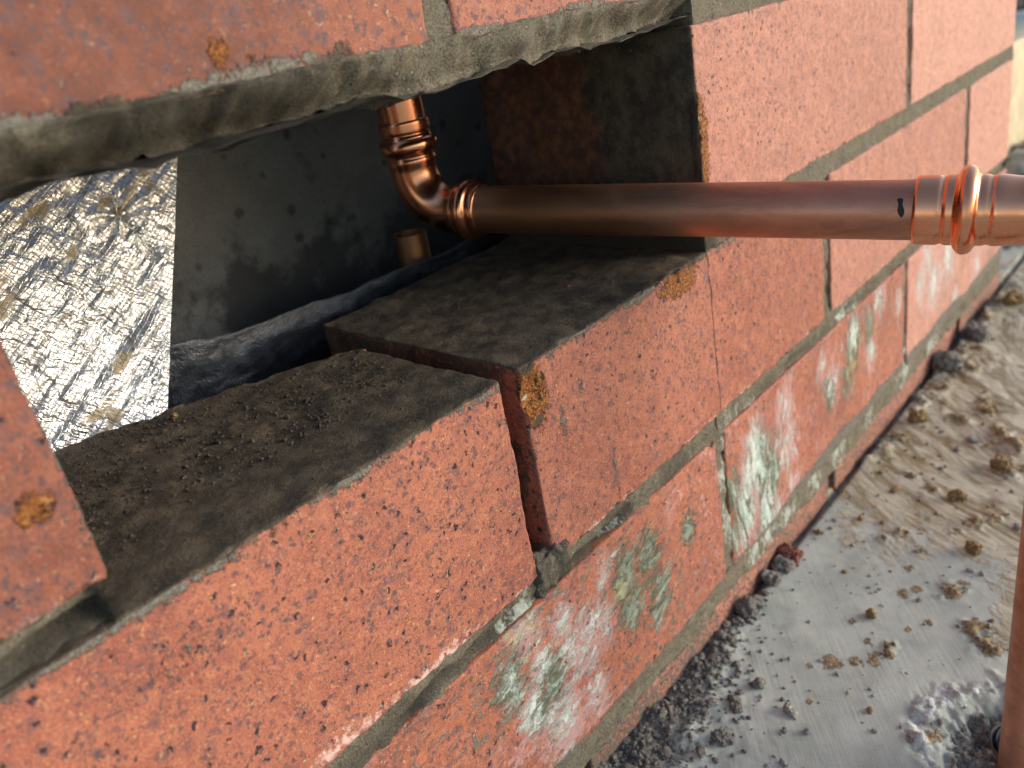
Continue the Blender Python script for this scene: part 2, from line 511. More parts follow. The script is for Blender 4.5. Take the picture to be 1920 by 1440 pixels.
def plain(name, color, rough, noise_scale=0.3, var=0.35, metal=0.0, bump=0.3, spec=0.4):
    g = G(name)
    P = g.pos(1000)
    n1 = g.noise(P, noise_scale, 5, 0.65)
    n2 = g.noise(P, noise_scale * 6, 3, 0.6)
    dk = tuple(x * (1 - var) for x in color); lt = tuple(min(1, x * (1 + var)) for x in color)
    c = g.mix(g.ramp(n1, 0.3, 0.7), dk, lt)
    return g.finish(c, rough, g.bump(g.add(n1, g.mul(n2, 0.3)), bump, 0.7), metal=metal, spec=spec)

def inner_material():
    g = G("splashed_cement_sheet")
    P = g.pos(1000)
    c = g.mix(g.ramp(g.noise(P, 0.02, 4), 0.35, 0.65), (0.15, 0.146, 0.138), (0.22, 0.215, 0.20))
    s, _ = spots(g, g.vm('ADD', P, g.vm('SCALE', g.noise(P, 0.2, 3, color=True), None, 4.0)), 0.11, 0.02, 0.42, 0.75, 0.5)
    c = g.mix(g.mul(s, 0.8), c, (0.05, 0.045, 0.045))
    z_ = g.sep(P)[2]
    b = g.ramp(g.add(g.noise(P, 0.03, 5, 0.65), g.ramp(z_, 45, -25, 0.0, 0.3)), 0.56, 0.72)  # cavity shade painted in as blackening lower down
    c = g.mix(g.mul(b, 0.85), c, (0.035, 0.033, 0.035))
    gr = g.noise(P, 0.7, 5, 0.75)
    c = g.mix(g.mul(g.ramp(gr, 0.52, 0.3), 0.5), c, (0.06, 0.058, 0.055))
    return g.finish(c, 0.85, g.bump(gr, 1.4, 0.8))

def timber_material():
    g = G("weathered_pine")
    P = g.pos(1000)
    n1 = g.noise(g.vm('MULTIPLY', P, (1.0, 0.06, 1.0)), 0.06, 5, 0.6, 0.4)
    c = g.mix(g.ramp(n1, 0.3, 0.7), (0.42, 0.34, 0.21), (0.60, 0.50, 0.33))
    return g.finish(c, 0.7, g.bump(n1, 0.6, 0.6))

M_BRICK, M_MORTAR, M_SLAB = brick_material(), mortar_material(), slab_material()
M_PIPE, M_FITTING, M_FOIL = copper_material("tarnished_copper", False), copper_material("bright_copper", True), foil_material()
M_INNER, M_TIMBER = inner_material(), timber_material()
M_FLASH = plain("black_flashing", (0.045, 0.051, 0.062), 0.36, 0.16, 0.5, bump=2.2, spec=0.6)
M_BLACK = plain("black_ink", (0.012, 0.011, 0.013), 0.5, 0.5, 0.2)
M_RUBBER = plain("grey_conduit", (0.085, 0.09, 0.105), 0.55, 0.9, 0.5, bump=0.6)
M_STONE = plain("grey_stone", (0.28, 0.28, 0.27), 0.85, 0.05, 0.4, bump=1.5)
M_DARKSTONE = plain("dark_stone", (0.07, 0.068, 0.068), 0.85, 0.02, 0.3, bump=1.5)
M_DARKCRUMB = crumb_material("dark_mortar_crumb", (0.11, 0.098, 0.088), (0.36, 0.33, 0.30))
M_GREYCRUMB = crumb_material("grey_mortar_crumb", (0.26, 0.245, 0.22), (0.52, 0.50, 0.46), (0.65, 0.64, 0.6))
M_SANDCRUMB = crumb_material("sandy_crumb", (0.16, 0.10, 0.045), (0.48, 0.34, 0.17), (0.7, 0.6, 0.4))
M_BRICKCRUMB = crumb_material("brick_crumb", (0.16, 0.06, 0.045), (0.36, 0.15, 0.11))
M_TOPGRIT = crumb_material("brick_top_grit", (0.055, 0.046, 0.037), (0.17, 0.14, 0.11), (0.36, 0.28, 0.2))

# ------------------------------------------------------------------ ground
GZ = -182.0
def graded(pts):
    out = [pts[0][0]]
    for (a, sa), (b, sb) in zip(pts[:-1], pts[1:]):
        x = a
        while True:
            t = (x - a) / (b - a)
            st = sa * (sb / sa) ** t
            x += st
            if x >= b - st * 0.5: break
            out.append(x)
        out.append(b)
    return np.array(out)
gx = graded([(-60000, 9000), (-900, 120), (-40, 2.5), (-10, 0.95), (165, 0.95), (420, 2.0), (760, 4.0), (2500, 60), (60000, 9000)])
gy = graded([(-60000, 9000), (-900, 120), (-220, 6), (-145, 1.1), (-125, 0.9), (2, 0.9), (30, 3), (400, 40), (60000, 9000)])
X, Y = np.meshgrid(gx, gy, indexing='ij')
gp = np.stack([X.ravel(), Y.ravel(), np.zeros(X.size)], 1)
x, y = gp[:, 0], gp[:, 1]
near = sstep(x, -300, -60) * sstep(-x, -1600, -800) * sstep(y, -500, -250)
z = 0.25 * fbm(gp, 18, 3, 3) * near
d = -y                                                     # distance out from the wall face
heap = np.exp(-np.clip(d, 0, None) / (5 + 17 * sstep(-x, -135, -20))) * sstep(-x, -175, -70)
ridge = 0.55 + 0.6 * fbm(gp, 9, 4, 31)
z += near * 9.0 * heap * 0.6 * np.clip(ridge, 0, None)
grit = np.clip(1.25 * heap + 0.55 * np.exp(-np.clip(d, 0, None) / 7) * (0.5 + 0.5 * noise(gp, 40, 8)), 0, 1)
far_grit = sstep(x, 150, 220) * np.exp(-np.clip(d, 0, None) / 22) * sstep(noise(gp, 26, 55), 0.0, 0.5)
z += near * far_grit * 3.2 * np.clip(0.4 + fbm(gp, 7, 3, 77), 0, None)
grit = np.maximum(grit, 0.75 * far_grit)
gap = sstep(x, 100, 150) * np.exp(-((y + 0.6) / 2.0) ** 2)     # open joint between slab and wall
z -= gap * 7.0
mud = np.zeros(len(gp))
MUD = [(112, -51, 6.0, 0.3), (118, -60, 5.0, 0.4), (123, -66, 5.5, 0.8), (128, -70, 4.0, 1.6), (133, -68, 3.5, 2.0), (131, -60, 4, 0.7),
       (147, -71, 2.6, 0.6), (181, -79, 7, 2.6), (188, -83, 5, 1.6), (209, -40, 5, 2.6), (216, -46, 5, 2.6), (222, -54, 4, 1.4),
       (228, -68, 5, 2.5), (240, -74, 6, 2.8), (250, -80, 7, 3.0), (170, -62, 4, 1.2), (176, -66, 3.5, 1.0), (190, -58, 3.5, 1.0),
       (324, -70, 14, 5), (340, -64, 11, 4), (300, -78, 10, 3.6), (391, -14, 10, 3), (420, -22, 12, 4), (441, -12, 12, 4.5), (455, -16, 9, 4),
       (486, 6, 12, 2), (520, -6, 12, 4), (556, -12, 12, 4), (350, -36, 9, 3), (374, -49, 14, 5), (273, -30, 7, 2.2), (262, -44, 7, 2.4),
       (91, -96, 6, 2.2), (96, -99, 4, 2.0), (88, -92, 3.5, 1.2), (152, -104, 8, 3), (160, -96, 8, 2.6), (86, -52, 2.0, 0.6), (93, -42, 1.6, 0.3), (140, -48, 3, 0.6), (105, -44, 2.2, 0.2), (156, -78, 3, 0.5), (120, -79, 2, 0.6), (98, -63, 1.5, 0.8)]
for mx, my, mr, mh in MUD:
    w = np.exp(-((x - mx) ** 2 + ((y - my) * 1.1) ** 2) / (mr * mr) * 1.4)
    w = np.clip(w * (1 + 0.8 * fbm(gp, mr * 0.7, 3, int(mx))), 0, 1.3)
    mh *= 0.7
    z += near * mh * w * np.clip(0.5 + 0.7 * fbm(gp, mr * 0.5, 3, int(mx) + 3), 0, None)
    mud = np.maximum(mud, w)
ca = np.sqrt((x - 104) ** 2 + (y + 120) ** 2)                   # broken-out pocket round the conduit
cr_ = ca + 5.0 * fbm(gp, 14, 4, 91)
pocket = 1 - sstep(cr_, 14, 28)
z += -5.0 * pocket + near * np.exp(-((cr_ - 29) / 5) ** 2) * (0.5 + 1.3 * fbm(gp, 5, 4, 65, 0.65)) + near * pocket * 2.6 * fbm(gp, 5, 4, 63, 0.65)
lime = 0.8 * np.exp(-((cr_ - 28.5) / 6) ** 2) * (0.45 + 0.55 * sstep(y, -118, -98))
grit = np.maximum(grit, 0.55 * sstep(-cr_, -25, -15))
mud = np.maximum(mud, 0.32 * pocket)
lime = np.maximum(lime, 0.75 * np.exp(-(((x - 45) / 3) ** 2 + ((y + 24) / 2) ** 2)))
silt = sstep(x + 12 * noise(gp, 30, 19), 150, 260) * sstep(-y, -40, 20) * sstep(-x, -1400, -700) * 0.9 + 0.6 * sstep(-y, 85, 110) * sstep(x, 140, 170)
blotch = sstep(x, 120, 240) * 0.9 + 0.15
th = np.arctan2(y + 300, x - 620); rd = np.sqrt((x - 620) ** 2 + (y + 300) ** 2)
sweep = np.stack([th * 400, rd, np.zeros_like(rd)], 1)
z = z + GZ
gp[:, 2] = z
nx, ny = len(gx), len(gy)
i = (np.arange(nx - 1)[:, None] * ny + np.arange(ny - 1)[None, :]).ravel()
ground = mesh_np("concrete_slab", gp, np.stack([i, i + ny, i + ny + 1, i + 1], 1), mat=M_SLAB, origin=(0, 0, GZ),
                 attrs={"grit": grit, "mud": mud, "lime": lime, "silt": silt, "blotch": blotch, "sweep": sweep})
tag(link(ground), kind='structure')
GI = (gx, gy, z.reshape(nx, ny))
def ground_z(px, py):
    a = np.clip(np.searchsorted(gx, px), 1, nx - 1); b = np.clip(np.searchsorted(gy, py), 1, ny - 1)
    return GI[2][a, b]

# ------------------------------------------------------------------ outer brick leaf
H, J, A = 72.5, 11.6, 4.5
ZB = {'zero': (-2 * H - 2 * J - 40, -2 * H - 2 * J), 'A': (-2 * H - J - 1.0, -H - J + 1.0), 'B': (-H - 1.2, 0.0), 'C': (J - 1.8, J + H), 'D': (2 * J + H, 2 * J + 2 * H),
      'E': (3 * J + 2 * H, 3 * J + 3 * H)}
wall = thing("brick_wall", "red brick wall with one brick missing where the copper pipe comes out", "wall", (0, 0, GZ))

ST_W = [(-17, -85, 7), (-20, -122, 6), (-28, -103, 5), (13, -115, 9), (4, -99, 5), (-6, -141, 9), (14, -142, 6), (59, -141, 3), (147, -118, 9), (138, -140, 8), (160, -148, 8), (187, -122, 9), (186, -100, 7), (191, -147, 5), (242, -114, 7), (314, -91, 7), (273, -95, 6), (449, -109, 8), (415, -121, 6), (466, -147, 5), (170, -156, 6), (229, -99, 5), (24, -113, 7), (519, -141, 6), (140, -128, 8), (150, -104, 7), (390, -110, 7), (400, -95, 6), (300, -120, 5), (345, -105, 5), (30, -95, 5), (-12, -108, 4)]
ST_G = [(-27, -103, 6), (-8, -117, 6), (-17, -123, 4), (58, -106, 6), (63, -128, 5), (58, -135, 4), (41, -104, 6), (165, -129, 6), (155, -114, 6), (136, -133, 6), (159, -150, 5), (273, -101, 7), (264, -121, 6), (238, -119, 5), (297, -101, 5), (88, -112, 4), (127, -115, 5), (126, -140, 5), (43, -122, 5)]
ST_Y = [(-14, -82, 6), (-21, -86, 5), (273, -98, 7), (269, -116, 6), (148, -110, 5), (36, -108, 4)]

LIME = [(-14, -84, 6), (-22, -84, 4), (130, -86, 7), (150, -88, 6), (262, -86, 9), (275, -88, 6), (160, -160, 10), (180, -162, 9), (145, -162, 8), (121, -130, 10), (121, -105, 6), (250, -160, 9), (300, -160, 8), (40, -88, 5), (215, -160, 7), (360, -160, 12), (420, -160, 12)]

def splat(p, lst, zs=1.25):
    o = np.zeros(len(p))
    for sx_, sz_, r in lst:
        o = np.maximum(o, np.exp(-(((p[:, 0] - sx_) / (r * 1.7)) ** 2 + ((p[:, 2] - sz_) / (r * 1.9 * zs)) ** 2)))
    return o

def add_brick(course, x0, x1, step, seed, y0=0.0, y1=110.0, haze_pink=0.0, bites=(), post=None, paint=None, label=None, tone=0.35, nicks=0):
    z0, z1 = ZB[course]
    steps = (step, step * (1.6 if step < 2 else 1.0), step)
    lo, hi = (x0, y0, z0), (x1, y1, z1)
    rn = np.random.default_rng(seed)
    bites = list(bites)
    for _ in range(nicks):                             # small knocks along the front arrises
        R = rn.uniform(2.0, 4.5); dep = rn.uniform(0.5, 1.5); o_ = R - dep
        k = rn.integers(0, 3)
        xx, zz = (rn.uniform(x0, x1), (z1, z0)[k % 2]) if k < 3 else ((x0, x1)[rn.integers(0, 2)], rn.uniform(z0, z1))
        ux, uz = (0, (1, -1)[k % 2]) if k < 3 else (-1 if xx == x0 else 1, 0)
        bites.append((xx + ux * o_ * 0.7, -o_ * 0.7, zz + uz * o_ * 0.7, R, 0.3))
    p, q, n = worn_box(lo, hi, step, seed, r=1.1, rvar=0.75, bites=bites, steps=steps, amp=0.3)
    o0 = p.copy()
    at = {"haze_pink": np.full(len(p), haze_pink), "tone": np.full(len(p), tone)}
    front = np.clip(-n[:, 1], 0, 1)
    # ragged mortar smears near the arrises, pale fringe along the bottom arris
    edge_b, edge_t = p[:, 2] - z0, z1 - p[:, 2]
    at["fringe"] = front * np.exp(-edge_b / 3.0) * (0.55 + 0.55 * noise(p, 22, seed + 40))
    at["smear"] = 0.20 * np.exp(-edge_t / 1.2) + 0.10 * np.exp(-edge_b / 1.0) + 0.12 * np.exp(-np.minimum(p[:, 0] - x0, x1 - p[:, 0]) / 1.0)
    if course == 'A':
        at["st_w"] = front * (splat(p, ST_W) * 0.8 + 0.5 * gauss(p, 156, -125, 24, 36) + 0.3 * gauss(p, 275, -110, 40, 30) + 0.3 * gauss(p, -10, -118, 22, 26) + 0.42 * gauss(p, 430, -115, 60, 40) + 0.3 * gauss(p, 540, -115, 40, 40)); at["st_g"] = front * (splat(p, ST_G) + 0.3 * gauss(p, 158, -125, 24, 34) + 0.12 * gauss(p, 50, -115, 26, 22)); at["st_y"] = front * splat(p, ST_Y)
        at["st_g"] = np.maximum(at["st_g"], front * 0.22 * sstep(noise(p, 40, 12), -0.3, 0.5)); at["st_w"] = np.maximum(at["st_w"], front * 0.20)
        rag = 3.0 + 3 * noise(p, 30, 4) + 5.5 * sstep(p[:, 0], 150, 260)
        zone = sstep(rag - edge_b, -2.5, 1.5) * front
        at["smear"] = np.maximum(at["smear"], 0.8 * zone)
        at["st_w"] = np.maximum(at["st_w"], 0.5 * zone * sstep(p[:, 0], 90, 200)); at["st_g"] = np.maximum(at["st_g"], 0.4 * zone)
    if course == 'zero':
        at["smear"] = 0.46 + 0.12 * noise(p, 25, 5) + 0.12 * sstep(-p[:, 0], -140, -60)
        at["haze_pink"] = np.full(len(p), 0.35)  # pinkish smear of the lowest course
    if paint: paint(p, n, at)
    if post: p = post(p)
    c = ((x0 + x1) / 2, (y0 + y1) / 2, (z0 + z1) / 2)
    o = mesh_np("brick", p, q, mat=M_BRICK, attrs=at, origin=c)
    if label: o["label"] = label
    return link(o, wall)

def gauss(p, cx, cz, rx, rz):
    return np.exp(-(((p[:, 0] - cx) / rx) ** 2 + ((p[:, 2] - cz) / rz) ** 2))

def top_dirt(p, n, at, spill=1.6, amt=1.0):
    up = sstep(n[:, 2], 0.35, 0.8)
    zt = p[:, 2].max()
    sp = np.exp(-(zt - p[:, 2]) / (spill * (1 + 0.8 * noise(p, 12, 9)))) * 0.75
    at["dirt_shade"] = np.maximum(at.get("dirt_shade", 0 * up), amt * np.maximum(up, sp * np.clip(-n[:, 1], 0, 1)))
    at["smear"] = np.maximum(at["smear"], np.clip(-n[:, 1], 0, 1) * (0.85 + 0.35 * noise(p, 20, 33)) * np.exp(-((zt - p[:, 2]) / (3.4 * np.clip(1 + 0.9 * noise(p, 17, 29), 0.15, None))) ** 2))

def rough_top(p, y_lo, x_hi, h, seed):
    """crusts of old bedding mortar left on the upper face"""
    zt = 0.0
    m = sstep(p[:, 2], zt - 1.5, zt - 0.6)
    area = sstep(p[:, 1] + 6 * noise(p, 18, seed), y_lo - 6, y_lo + 10) * sstep(-p[:, 0] + 8 * noise(p, 22, seed + 2), -x_hi - 4, -x_hi + 12)
    p[:, 2] += m * (area * h * (0.35 + 0.55 * fbm(p, 9, 4, seed + 4, 0.62)) + 0.25 * fbm(p, 6, 3, seed + 7))
    return p

# course B, the sill of the opening
def paint_bl(p, n, at):
    top_dirt(p, n, at)
    f = np.clip(-n[:, 1], 0, 1)
    at["chip"] = f * np.maximum.reduce([0.5 * gauss(p, -88, -2, 7, 3), 0.45 * gauss(p, -62, -3, 5, 2), 0.4 * gauss(p, -30, -1, 5, 2), 0.4 * gauss(p, -100, -1, 6, 2.5)])
    at["fringe"] = np.maximum(at["fringe"], f * (0.85 * gauss(p, -52, -73, 30, 5) + 0.7 * gauss(p, -92, -70, 16, 6) + 0.45 * gauss(p, -9, -43, 5, 10)))
    at["smear"] = np.maximum(at["smear"], f * 0.38 * gauss(p, -118, -16, 22, 9))
def post_bl(p):
    # broken back right corner, right end leaning a little
    lim = 67 + np.clip(-p[:, 0], 0, None) * 0.45 + 3.0 * fbm(p, 12, 3, 5) + 0.18 * p[:, 2]
    p[:, 1] = np.where(p[:, 1] > lim, lim + (p[:, 1] - lim) * 0.03, p[:, 1])
    p[:, 0] += 0.05 * np.clip(p[:, 1], 0, 70) * sstep(p[:, 0], -40, -2)
    return rough_top(p, 34, -4, 0.9, 210)
add_brick('B', -240 + A, -A, 1.15, 101, post=post_bl, paint=paint_bl, nicks=16, tone=0.4, label="red brick left of the open joint with crusty dark mortar on top")

def paint_br(p, n, at):
    top_dirt(p, n, at)
    f = np.clip(-n[:, 1], 0, 1)
    lft = np.clip(-n[:, 0], 0, 1)
    at["chip"] = np.maximum.reduce([f * 1.3 * gauss(p, 9.0, -11, 6.6, 12), lft * gauss(p, A, -7, 30, 9) * np.exp(-np.clip(p[:, 1], 0, None) / 4), f * 0.95 * gauss(p, 101, -5, 16, 6.5), f * 0.35 * gauss(p, 60, -1, 12, 2)])
    at["dirt_shade"] = np.maximum(at["dirt_shade"], np.maximum(f * 0.8 * gauss(p, 8, -1, 5, 3), f * 0.85 * gauss(p, 9, -20.5, 4, 2.2)))
    at["dirt_shade"] = np.maximum(at["dirt_shade"], f * 0.95 * gauss(p, 112, 0, 16, 3.0))
    streak = f * np.maximum.reduce([0.56 * gauss(p, 21, -26, 2.2, 15), 0.5 * gauss(p, 33, -24, 1.8, 17), 0.6 * gauss(p, 45, -60, 2.4, 14), 0.5 * gauss(p, 5.5, -32, 2.2, 11), 0.35 * gauss(p, 60, -30, 1.5, 18)])
    at["smear"] = np.maximum(at["smear"], streak)
    at["dirt_shade"] = np.maximum(at["dirt_shade"], lft * 0.62 * sstep(p[:, 1] + 5 * noise(p, 9, 4), 3, 11) * sstep(p[:, 2] + 8 * noise(p, 14, 2), -76, -50))  # slot's inner face painted darker with depth, in place of shade
    at["smear"] = np.maximum(at["smear"], lft * 0.42 * np.exp(-np.clip(p[:, 1] - 2, 0, None) / 9))
    wob = 122 + 0.9 * noise(p, 14, 5) + 0.5 * noise(p, 4, 6)
    at["crack"] = f * np.exp(-((p[:, 0] - wob) / 0.8) ** 2)
    at["fringe"] = np.maximum(at["fringe"], f * 0.55 * gauss(p, 130, -72, 70, 2.5))
def post_br(p):
    p[:, 0] += 0.055 * np.clip(p[:, 1], 0, 110) * sstep(-p[:, 0], -60, -5)
    return rough_top(p, 62, 190, 0.9, 250)
add_brick('B', A, 240 - A, 1.15, 102, post=post_br, paint=paint_br, nicks=14, tone=0.6,
          bites=[(5.5, -9.5, -9, 11.2, 0.10), (1, -6, 3, 8.0, 0.2), (100, -6, 4, 8.2, 0.25)], label="red brick under the pipe with a hairline crack and chipped orange corner")
add_brick('B', 240 + A, 480 - A, 1.9, 103, haze_pink=0.36, nicks=8, tone=0.7)
add_brick('B', 480 + A, 594, 2.2, 104, haze_pink=0.78, y1=230)
add_brick('B', -480 + A, -240 - A, 5, 105)

# course C, either side of the missing brick
def paint_cr(p, n, at):
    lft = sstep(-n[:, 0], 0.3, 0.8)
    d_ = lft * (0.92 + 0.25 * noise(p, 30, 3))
    at["dirt_shade"] = np.maximum(d_, 0)  # whole left face darkened
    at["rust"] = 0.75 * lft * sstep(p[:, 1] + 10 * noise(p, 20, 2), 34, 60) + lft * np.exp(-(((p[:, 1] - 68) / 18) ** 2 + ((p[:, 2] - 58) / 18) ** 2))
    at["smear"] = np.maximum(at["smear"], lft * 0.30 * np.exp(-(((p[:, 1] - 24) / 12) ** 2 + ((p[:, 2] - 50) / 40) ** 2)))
    at["chip"] = np.exp(-(np.clip(p[:, 0] - 124.5, 0, None) / 6.0) ** 2 - (p[:, 1] / 4) ** 2) * sstep(-p[:, 2], -66, -54) * 1.0
    at["smear"] = np.maximum(at["smear"], 0.6 * np.exp(-np.clip(p[:, 0] - 124.5, 0, None) / 2.2) * sstep(p[:, 2], 70, 82))
add_brick('C', 120 + A, 360 - A, 1.35, 111, haze_pink=0.36, tone=0.9, nicks=8, paint=paint_cr, bites=[(119, -4, 40, 7.0, 0.3), (119, -4, 22, 6.6, 0.3), (119.5, -4, 60, 6, 0.3)],
          label="speckled red brick at the right side of the opening")
add_brick('C', 360 + A, 594, 2.2, 112, haze_pink=0.8)
def paint_cl(p, n, at):
    f = np.clip(-n[:, 1], 0, 1)
    at["shade_tint"] = 0.6 * np.ones(len(p))  # weaker light on this brick put into its colour
    at["chip"] = f * np.maximum(0.75 * gauss(p, -132, 31, 5.5, 4.5), 0)
    at["smear"] = np.maximum(at["smear"], 0.65 * np.exp(-np.clip(-A - 120 - p[:, 0], 0, None) / 1.8))
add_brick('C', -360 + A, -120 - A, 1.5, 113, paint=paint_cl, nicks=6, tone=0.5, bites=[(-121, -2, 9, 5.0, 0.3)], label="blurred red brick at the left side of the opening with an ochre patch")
add_brick('C', -480 + A, -360 - A, 5, 114)

# course D above the opening
def paint_dl(p, n, at):
    f = np.clip(-n[:, 1], 0, 1)
    at["shade_tint"] = 0.45 + sstep(-p[:, 0] + 12 * noise(p, 25, 3), 10, 75) * 0.52  # dimmer light painted in, stronger towards the left end
    at["chip"] = f * np.maximum(0.75 * gauss(p, -65, 103, 3.6, 4), 0.42 * gauss(p, -57, 101, 6, 2.5))
    at["smear"] = np.maximum(at["smear"], 0.8 * f * sstep(97 + 1.2 + 2.5 * noise(p, 20, 3) + 4 * sstep(-p[:, 0], 85, 110) - p[:, 2], -2, 2))
    at["dirt_shade"] = 0.9 * f * sstep(97 + 2.5 + 2.5 * noise(p, 16, 7) - p[:, 2], -2, 2) * sstep(p[:, 0], -108, -96) * sstep(-p[:, 0], 20, 40)
    at["fringe"] *= 0.3
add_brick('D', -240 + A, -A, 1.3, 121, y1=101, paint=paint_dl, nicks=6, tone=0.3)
def paint_dr(p, n, at):
    f = np.clip(-n[:, 1], 0, 1)
    at["smear"] = np.maximum(at["smear"], 0.8 * f * sstep(97 + 1.2 + 1.8 * noise(p, 12, 3) - p[:, 2], -1.5, 1.5))
add_brick('D', A, 240 - A, 1.4, 122, y1=101, paint=paint_dr, nicks=8, tone=0.9)
add_brick('D', 240 + A, 480 - A, 4, 123, y1=101, haze_pink=0.3)
add_brick('D', 480 + A, 594, 4, 124, haze_pink=0.6, y1=230)
add_brick('D', -480 + A, -240 - A, 5, 125, y1=101)

# course A, stained, and the sliver of course below it
for k, (a, b) in enumerate([(-360, -120), (-120, 120), (120, 360)]):
    add_brick('A', a + A * 0.8, b - A * 0.8, 1.25 if k else 5, 131 + k, nicks=12 * (k > 0), tone=0.0, label=[None, None, "brick with white and green lime stains beside the slab"][k])
add_brick('A', 360 + A * .7, 594, 2.0, 136, haze_pink=0.7)
for k, (a, b) in enumerate([(-240, 0), (0, 240), (240, 480)]):
    add_brick('zero', a + A, b - A, 2.6 if k else 5, 141 + k, y0=0.6)
add_brick('zero', 480 + A, 594, 3, 145, y0=0.6)
for k, a in enumerate((-360, -120, 120)):
    add_brick('E', a + A, a + 240 - A, 6, 151 + k, y1=101)
add_brick('E', 360 + A, 594, 6, 155, y1=230)

# ---- mortar
def mortar(lo, hi, step, seed, amp=0.8, post=None, dirt_shade=None, r=1.0, name="mortar_joint"):
    p, q, n = worn_box(lo, hi, step, seed, r=r, rvar=0.5, amp=amp, rough=0.28, steps=(step, step * 2.2, step))
    if post: p = post(p, n)
    at = {"dirt_shade": dirt_shade(p, n) if dirt_shade else np.zeros(len(p)), "lime": 0.68 * splat(p, LIME) if p[:, 2].max() < 0 else np.zeros(len(p))}
    return link(mesh_np(name, p, q, mat=M_MORTAR, attrs=at), wall)

def bed(zc0, zc1, x0, x1, step, seed, recess=1.6, var=1.4, y1=106.0, dirt_shade=None, crack=None):
    def post(p, n):
        f = sstep(-n[:, 1], 0.3, 0.8)
        p[:, 1] += f * (recess + var * (0.6 * noise(p, 24, seed) + 0.5 * fbm(p, 5, 3, seed + 1)))
        if crack is not None:       # raked-out groove along the lower edge
            t = (p[:, 2] - zc0) / (zc1 - zc0)
            p[:, 1] += f * crack(p) * np.exp(-((t - 0.30 - 0.12 * noise(p, 13, seed + 8)) / 0.16) ** 2)
        return p
    return mortar((x0, 0, zc0 - 0.7), (x1, y1, zc1 + 0.7), step, seed, 0.25, post, dirt_shade, r=0.6, name="mortar_bed")

def groove_dark(p, n):  # darkens the mortar along the groove and in random patches
    t = (p[:, 2] + 84.1) / 11.6
    return np.clip(np.exp(-((t - 0.30 - 0.12 * noise(p, 13, 309)) / 0.2) ** 2) * (0.2 + 0.9 * sstep(noise(p, 18, 71), -0.2, 0.5)) + 0.5 * sstep(noise(p, 22, 78), 0.1, 0.6), 0, 1)
bed(-H - J, -H, -240, 120, 1.1, 301, 1.2, 1.3, crack=lambda p: 4.2 * sstep(noise(p, 18, 71), -0.2, 0.5), dirt_shade=groove_dark)
bed(-H - J, -H, 120, 594, 1.7, 302, 1.2, 0.9, crack=lambda p: 3.5 * sstep(noise(p, 22, 71), -0.2, 0.5), dirt_shade=lambda p, n: 0.6 * groove_dark(p, n))
bed(-2 * H - 2 * J, -2 * H - J, -240, 594, 1.6, 303, 0.4, 1.3, crack=lambda p: 2.0 * sstep(noise(p, 40, 71), -0.1, 0.5))
bed(0, J, 122, 594, 1.6, 304, 0.8, 0.8, y1=106, dirt_shade=lambda p, n: sstep(-p[:, 0], -136, -126))
bed(2 * H + 2 * J, 2 * H + 3 * J, -360, 594, 4, 306, 1.5, 1.0, y1=99)
# ragged old bed still hanging under course D
def hang_post(p, n):
    f = sstep(-n[:, 1], 0.3, 0.8)
    dn = sstep(-n[:, 2], 0.3, 0.8)
    low = np.exp(-np.clip(p[:, 2] - 86.5, 0, None) / 3.5)
    p[:, 2] += low * (1.3 * noise(p, 26, 61) + 1.3 * noise(p, 9, 62) + 1.3 * fbm(p, 4.5, 3, 63))
    p[:, 2] += dn * (-1.2 - 0.8 * fbm(p, 13, 4, 64)) * sstep(p[:, 1], 2, 14)
    p[:, 1] += f * (-1.2 + 1.0 * noise(p, 22, 65) + 1.4 * fbm(p, 6, 3, 66)) + f * 2.4 * np.exp(-((p[:, 2] - 88) / 3.0) ** 2)
    lean = np.clip(97 - p[:, 2], 0, None) * (0.3 + 1.0 * sstep(-p[:, 0], 0, 60))
    p[:, 1] += f * lean
    p[:, 1] += f * 3.0 * sstep(p[:, 0], 36, 60) * sstep(-p[:, 2], -96, -91)
    return p
mortar((-124, 0, 86.5), (126, 98, 97.6), 1.15, 305, 0.25, hang_post, lambda p, n: 0.8 * sstep(-p[:, 0] + 8 * noise(p, 14, 9), 15, 60) * sstep(p[:, 0] + 6 * noise(p, 9, 3), -112, -98) + 0.5 * sstep(-n[:, 2], 0.2, 0.8), r=0.9, name="mortar_bed")  # shade painted dark on its left part and underside
bed(J + H, 2 * J + H, 128, 594, 2.5, 307, 1.2, 0.9, y1=99)
bed(J + H, 2 * J + H, -480, -126, 2.5, 308, 0.6, 1.0, y1=99)
bed(0, J, -480, -127 , 1.2, 309, 2.0, 2.2, y1=100, crack=lambda p: 5.0 + 3.0 * noise(p, 9, 4), dirt_shade=lambda p, n: 0.8 * sstep(-p[:, 2], -7, -3))  # darker towards the bottom of the bed
def perp(xc, course, seed, w=A, recess=1.8, step=1.6, y1=104):
    z0, z1 = ZB[course]
    def post(p, n):
        f = sstep(-n[:, 1], 0.3, 0.8)
        p[:, 1] += f * (recess + 0.8 * fbm(p, 6, 3, seed))
        return p
    mortar((xc - w - 0.5, 0, z0 - 0.5), (xc + w + 0.5, y1, z1 + 0.5), step, seed, 0.2, post, r=0.5)
perp(240, 'B', 321); perp(480, 'B', 322); perp(360, 'C', 323); perp(120, 'A', 324, A * .8, 0.9); perp(360, 'A', 325, A * .7, 1.4)
perp(0, 'D', 326, recess=0.9, step=1.2, y1=97); perp(240, 'D', 327, step=3, y1=97)
perp(-240, 'D', 328, step=4, y1=97)
